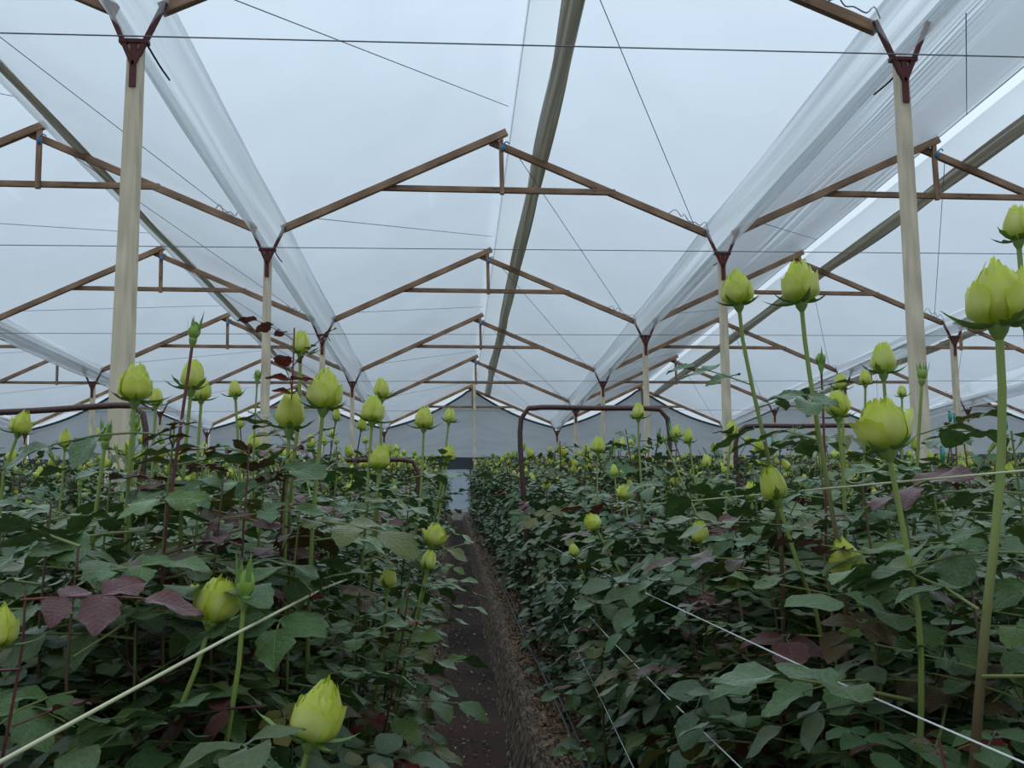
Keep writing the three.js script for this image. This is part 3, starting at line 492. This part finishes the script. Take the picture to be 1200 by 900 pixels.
// leafy shoots rising among the flower stems
const SPRAYS = [[60, 590, 1.25], [205, 492, 1.3], [130, 555, 1.5], [262, 556, 1.3], [312, 545, 1.5], [432, 585, 1.7], [482, 560, 2.1], [352, 592, 1.35], [172, 606, 1.25], [92, 640, 1.1], [395, 552, 1.8], [240, 520, 1.7], [1010, 566, 1.15], [1090, 545, 1.3], [1185, 505, 1.2], [898, 640, 1.45], [1062, 606, 1.1], [962, 622, 1.3], [1132, 640, 1.0], [862, 664, 1.6], [955, 500, 1.7], [1130, 520, 1.7], [880, 545, 2.0], [1040, 560, 1.6]];
SPRAYS.forEach(([x, y, d], i) => hero({ f: [x, y], d, type: -1, stem: [[x + (x < 600 ? -6 : 8), y + 60], [x + (x < 600 ? -14 : 18), y + 150]], bare: 0, gap: 0.05, from: 0.35, size: i % 7 === 5 ? 0.8 : 1.05, lift: 0.25, red: i % 3 === 0, leaf: i % 4 === 3 ? MX : i % 7 === 5 ? [MAROON[1], MAROON[2], LEAF[4]] : G0, label: x < 600 ? 'flowerless leafy rose shoot rising among stems beside the thick twine' : 'flowerless leafy rose shoot rising among stems under the biggest rose', group: x < 600 ? 'leafy shoots beside the thick twine' : 'leafy shoots under the biggest rose' }));

// ---- the other plants: prototypes with parts for those near, copies of joined plants beyond
const denseTop = (Z) => 1.25 + 0.06 * smooth(1, 6, Z) + 0.3 * smooth(5, 26, Z);
function protoPlan(seed, H, leafy = 1) {
  const r = seeded(seed), lean = 0.12, pts = [V(0, 0, 0), V((r() - 0.5) * lean, H * 0.35, (r() - 0.5) * lean), V((r() - 0.5) * lean * 1.6, H * 0.7, (r() - 0.5) * lean * 1.6), V((r() - 0.5) * lean * 2, H, (r() - 0.5) * lean * 2)];
  return { pts, H, seed };
}
const PROTO_TYPES = [-1, -1, -1, -1, -1, -1, -1, -1, -1, 1, 2, 1, 4, 0];
const protos = PROTO_TYPES.map((type, i) => {
  const o = protoPlan(500 + i * 19, 1.0), root = new THREE.Group(), red = i === 5;
  buildPlant(root, { pts: o.pts, type, k: i % 3, seed: o.seed, stem: red ? M.stemRed : [M.stem, M.stemRed, M.stemDark][i % 3], leaf: red ? MAROON : i % 5 === 3 ? MX : G0, fine: false, leafFrom: 0.08, leafTo: type >= 0 ? 0.9 : 1, gap: 0.045, size: 1.15, thick: 0.0042, fsize: 0.72 });
  root.userData.type = type; root.userData.red = red; return root;
});
const rp = seeded(77), spots = [];
for (const k of BEDS) {
  const dense = Math.abs(k) === 1 ? 30 : Math.abs(k) === 2 ? 24 : 15, c = bedX(k), n = Math.round(dense * (END - 1.6));
  for (let q = 0; q < n; q++) {
    const Z = 0.62 + (END - 2.2) * rp(), off = (rp() - 0.5) * (Math.abs(k) === 1 ? 0.8 : 0.98) + (k === 1 ? 0.07 : k === -1 ? -0.05 : 0), x = c + off, u = rp(), pick = rp(), yaw = rp() * 6.283, hv = rp();
    if (x / Z < -0.66 - 0.5 / Z || x / Z > 0.52 + 0.13 + 0.5 / Z) continue; // out of view even a step to the side
    if (Math.hypot(x, Z) < 0.82) continue;
    if (Math.abs(k) > 3 && Z < 3) continue;
    spots.push({ k, x, Z, u, pick, yaw, hv });
  }
}
// near plants: those that show largest
spots.sort((a, b) => Math.hypot(a.x, a.Z) - Math.hypot(b.x, b.Z));
const NEAR = spots.slice(0, 216), FAR = spots.slice(216);
const bedName = (k) => k === 1 ? 'in the bed with the large hoop' : k === -1 ? 'in the bed crossed by the thick twine' : k > 0 ? 'in a bed beyond the large hoop' : 'in a bed beyond the thick twine';
const typeName = { '-1': 'leafy green rose plant without a flower', 0: 'rose plant with a tiny green bud', 1: 'rose plant with a pointed lime bud', 2: 'rose plant with a ragged lime rose', 4: 'rose plant with a closed green bud' };
for (const s of NEAR) {
  const bare = s.Z < 2.4 || s.u > 0.45, pr = protos[bare ? (Math.floor(s.pick * 9) === 5 && s.u < 0.6 ? 4 : Math.floor(s.pick * 9)) : 9 + Math.floor(s.pick * 5)], o = pr.clone(), flw = pr.userData.type >= 0;
  o.name = numbered('rose_plant'); scene.add(o);
  const top = denseTop(s.Z) + (flw ? 0.1 : 0) - 0.14 * s.hv - (s.Z < 1.7 ? 0.26 * (1.7 - s.Z) : 0), h = top - 0.19;
  o.position.set(s.x, 0.19, -s.Z); o.rotation.y = s.yaw; o.scale.setScalar(1); o.scale.y = h;
  o.userData = { label: (pr.userData.red ? 'maroon-leaved young rose plant' : typeName[pr.userData.type]) + ' ' + bedName(s.k), category: 'rose plant', group: 'rose plants ' + bedName(s.k) };
}
// far plants: joined geometry, one InstancedMesh for the leaves, stems and flowers of each variant
{
  const far = thing('distant_roses', 'mass of green rose plants dotted with lime buds filling the beds', 'roses', null, 'stuff');
  const variants = [];
  for (let i = 0; i < 8; i++) {
    const o = protoPlan(900 + i * 23, 1), r = seeded(o.seed), curve = new THREE.CatmullRomCurve3(o.pts), type = [2, 1, -1, 2, 1, -1, 4, -1][i];
    const ls = leavesOn(curve, 0.1, type >= 0 ? 0.95 : 1, 0.04, r, 1.1);
    const leaf = (set) => clean(ls.map((l) => set[l.plan].clone().applyMatrix4(l.m)));
    let fl = null;
    if (type >= 0) { const sp = flowerSpec(type, 40 + i), q = UPQ(curve.getTangentAt(1)), fs = 0.74 + 0.05 * i, m = new THREE.Matrix4().compose(o.pts[3], q, V(fs, fs, fs)); fl = [mergeGeometries(sp.pet.map((p) => petalGeo(p, 3, 3))).applyMatrix4(m), clean([...sp.sep.map((e) => e.g.clone()), sp.hip.clone()]).applyMatrix4(m)]; }
    variants.push({ type, leafMid: leaf(MIDLEAVES), leafFar: leaf(FARLEAVES), stem: tube(o.pts, 0.0045, 4, 2, 0.003), fl, mid: [], farr: [] });
  }
  const col = new THREE.Color(), m = new THREE.Matrix4(), r = seeded(31);
  for (const s of FAR) {
    const v = variants[Math.floor(s.pick * variants.length)], flw = v.type >= 0;
    const top = denseTop(s.Z) + (flw ? -0.05 + 0.36 * s.u ** 1.3 : s.u > 0.78 ? 0.24 : 0.03) - 0.24 * s.hv, h = top - 0.19;
    m.compose(V(s.x, 0.19, -s.Z), new THREE.Quaternion().setFromAxisAngle(V(0, 1, 0), s.yaw), V(1, h, 1));
    const t = r(), tone = t < 0.07 ? [0.19, 0.065, 0.055] : t < 0.22 ? [0.21, 0.21, 0.055] : [0.105 + 0.05 * r(), 0.19 + 0.07 * r(), 0.06 + 0.02 * r()];
    (s.Z < 9 ? v.mid : v.farr).push({ m: m.clone(), c: tone });
  }
  const put = (name, geo, mat, list, tint) => {
    if (!list.length || !geo) return;
    const im = shade(new THREE.InstancedMesh(geo, mat, list.length)); im.name = name; far.add(im);
    list.forEach((q, i) => { im.setMatrixAt(i, q.m); if (tint) im.setColorAt(i, col.setRGB(...q.c)); });
  };
  for (const v of variants) {
    put('leaves', v.leafMid, FAR_LEAF, v.mid, true); put('leaves', v.leafFar, FAR_LEAF, v.farr, true);
    const all = [...v.mid, ...v.farr];
    put('stems', v.stem, M.stemRed, all);
    if (v.fl) { put('petals', v.fl[0], v.type === 4 ? GREENBUD : M.petal, all); put('sepals', v.fl[1], M.sepal, all); }
  }
  // older leaves low in the beds beside the path, on no stem that shows
  const low = []; const q = seeded(41);
  for (const k of [-1, 1, -2, 2]) for (let i = 0; i < (Math.abs(k) === 1 ? 9000 : 2500); i++) {
    const Z = Math.abs(k) === 1 ? 0.95 + 22 * q() ** 1.5 : 1.5 + 9 * q(), c = bedX(k);
    let off = (q() - 0.5) * 1.04; const y = 0.27 + (denseTop(Z) - 0.36 - (Z < 1.7 ? 0.15 : 0)) * q() ** 0.85, s = 0.7 + 0.5 * q();
    let x = c + off; if (k === 1) x = Math.max(x, 0.5 + 0.1 * q() - 0.12 * smooth(0.5, 1.0, y)); if (k === -1) x = Math.min(x, -0.24 + 0.1 * q() - 0.16 * smooth(0.6, 0.3, y)); if (Math.hypot(x, Z) < 0.95) { q(); continue; }
    if (x / Z < -0.75 || x / Z > 0.72) continue;
    const e = new THREE.Euler((q() - 0.5) * 0.9, q() * 6.283, (q() - 0.5) * 0.8 - 0.1, 'YZX');
    const t = q(); low.push({ p: Math.floor(q() * PLANS.length), near: Z < 6, m: new THREE.Matrix4().compose(V(x, y, -Z), new THREE.Quaternion().setFromEuler(e), V(s, s, s)), c: t < 0.04 ? [0.2, 0.06, 0.05] : t < 0.12 ? [0.23, 0.21, 0.05] : [0.095 + 0.045 * q(), 0.175 + 0.06 * q(), 0.06 + 0.02 * q()] });
  }
  PLANS.forEach((_, p) => { put('leaves', MIDLEAVES[p], FAR_LEAF, low.filter((l) => l.p === p && l.near), true); put('leaves', FARLEAVES[p], FAR_LEAF, low.filter((l) => l.p === p && !l.near), true); });
}

// ---------------------------------------------------------------- hoops, twines, hoses, litter
function hoopAt(x0, x1, Z, h, label, tilt = 0) {
  const rr = 0.1, pts = [V(x0 + 0.09, 0.1, -Z), V(x0 + 0.04, h * 0.5, -Z), V(x0, h - rr * 1.4, -Z), V(x0 + 0.012, h - rr * 0.6, -Z), V(x0 + rr * 0.4, h - 0.012, -Z), V(x0 + rr, h, -Z), V((x0 + x1) / 2, h + tilt / 2, -Z), V(x1 - rr, h + tilt, -Z), V(x1 - rr * 0.4, h + tilt - 0.012, -Z), V(x1 - 0.012, h + tilt - rr * 0.6, -Z), V(x1, h + tilt - rr * 1.4, -Z), V(x1 - 0.04, h * 0.5, -Z), V(x1 - 0.09, 0.1, -Z)];
  solo('bed_hoop', tube(pts, 0.017, 8, 4), M.hoop, label, 'hoop', 'steel bed hoops');
}
hoopAt(0.43, 1.42, 5.85, 1.74, 'large rusty steel pipe hoop arching over its rose bed', -0.01);
hoopAt(2.07, 3.06, 6.5, 1.65, 'rusty steel hoop behind the tall flat-topped rose');
hoopAt(-2.75, at(172, 470, 5.0).x, 5.0, 1.64, 'rusty steel hoop whose bar passes before the thick post', 0.05);
hoopAt(-1.2, -0.26, 6.6, 1.42, 'dark steel hoop hidden to its corner among the path-side roses');
hoopAt(0.43, 1.42, 24.5, 1.86, 'small far steel hoop standing before the lower wall sheet');
const line = (name, pts, r, m, label, group) => solo(name, tube(pts, r, 5), m, label, name, group);
line('twine', [at(-60, 926, 0.66), at(5, 890, 0.74), at(190, 790, 0.92), at(340, 708, 1.2), at(430, 668, 2.4), at(480, 626, 6.4)], 0.0019, M.twine, 'thick pale yellow twine stretched along the bed beside frilled rose', 'bed twines');
line('string', [at(262, 905, 1.4), at(320, 848, 1.75), at(400, 778, 2.5), at(465, 742, 3.6)], 0.0012, M.string, 'thin white string passing behind the lowest bright rose', 'bed strings');
line('twine', [at(1260, 546, 0.74), at(1200, 552, 0.82), at(1050, 565, 1.02), at(905, 578, 1.5), at(770, 590, 2.6), at(632, 598, 5.8)], 0.0014, M.twine, 'pale twine running level across the stems under the cup-shaped rose', 'bed twines');
line('string', [at(1260, 920, 0.72), at(1000, 808, 0.98), at(900, 762, 1.2), at(725, 680, 2.15), at(637, 636, 4.6)], 0.0011, M.string, 'white string slanting down past the crimson shoots', 'bed strings');
line('string', [at(880, 911, 1.15), at(740, 775, 2.05), at(631, 657, 4.6)], 0.0011, M.string, 'white string slanting steeply down the leafy bed face', 'bed strings');
line('string', [at(745, 905, 1.95), at(690, 790, 2.8), at(650, 710, 4.4)], 0.0012, M.string, 'thin grey string low on the bed face above hoses', 'bed strings');
for (const [dx, lab] of [[0, 'dark drip hose running along the litter edge'], [0.045, 'second dark drip hose running beside the first']])
  line('drip_hose', Array.from({ length: 16 }, (_, i) => { const Z = 2.6 + i * 1.6; return V(0.43 + dx + 0.015 * N(i * 0.8, 4, dx * 30), bedTop(0.5, Z) + 0.11 - dx, -Z); }), 0.005, M.drip, lab, 'drip hoses');
for (const [x, y, d] of [[1113, 488, 4.6], [1119, 491, 4.6], [1178, 497, 4.2], [905, 517, 5.2], [914, 524, 5.4], [1104, 531, 3.6]]) {
  const c = at(x, y, d), r = seeded(x);
  const t = thing('plant_tag', 'teal green plastic ribbon tied to a thin cane among rose tops', 'ribbon', 'teal ribbons');
  part('ribbon', gridGeo(1, 5, (u, v) => [c.x + (u - 0.5) * 0.016 + 0.01 * v * (r() - 0.3), c.y + (v - 0.5) * 0.06, c.z + 0.01 * Math.sin(v * 4)]), M.teal, t);
  part('cane', tube([V(c.x, 0.1, c.z - 0.006), V(c.x, c.y + 0.03, c.z - 0.006)], 0.004, 5), M.stemDark, t);
}
{ // dry leaves on the bank and bits on the path: nobody could count them
  const g = gridGeo(2, 2, (u, v) => [(u - 0.5) * 0.03 * (1 - 0.6 * Math.abs(v - 0.5) * 2), 0.006 * Math.sin(u * 3.1) + 0.004 * Math.sin(v * 5), (v - 0.5) * 0.045]);
  const r = seeded(61), items = [];
  const add = (x, y, Z, s, c) => items.push({ m: new THREE.Matrix4().compose(V(x, y, -Z), new THREE.Quaternion().setFromEuler(new THREE.Euler((r() - 0.5) * 1.2, r() * 6.3, (r() - 0.5) * 1.2)), V(s, s, s)), c });
  for (let i = 0; i < 9000; i++) { const Z = 2.4 + 16 * r() ** 1.5, x = 0.36 + 0.42 * r() ** 0.8, k = 0.5 + 0.9 * r(); add(x, bedTop(x, Z) + 0.0 + 0.03 * r(), Z, 0.3 + 0.42 * r(), r() < 0.1 ? [0.5 * k, 0.38 * k, 0.2 * k] : [0.32 * k, 0.19 * k, 0.105 * k]); }
  for (let i = 0; i < 900; i++) { const Z = 2.6 + 14 * r() ** 1.4, x = -0.02 + 0.25 * r() ** 1.2, k = 0.4 + 0.8 * r(); add(x, 0.004, Z, 0.2 + 0.35 * r(), r() < 0.25 ? [0.5 * k, 0.42 * k, 0.28 * k] : [0.2 * k, 0.14 * k, 0.1 * k]); }
  for (let i = 0; i < 900; i++) { const Z = 2.4 + 10 * r(), x = -0.1 - 0.3 * r(), k = 0.4 + 0.8 * r(); add(x, bedTop(x, Z) + 0.01, Z, 0.4 + 0.5 * r(), [0.27 * k, 0.18 * k, 0.12 * k]); }
  const im = shade(new THREE.InstancedMesh(g, M.litter, items.length)); im.name = 'leaf_litter'; scene.add(im);
  const col = new THREE.Color(); items.forEach((q, i) => { im.setMatrixAt(i, q.m); im.setColorAt(i, col.setRGB(...q.c)); });
  im.userData = { label: 'dry brown fallen leaves scattered over the bed banks and path', category: 'leaf litter', kind: 'stuff' };
}

renderer.render(scene, camera);
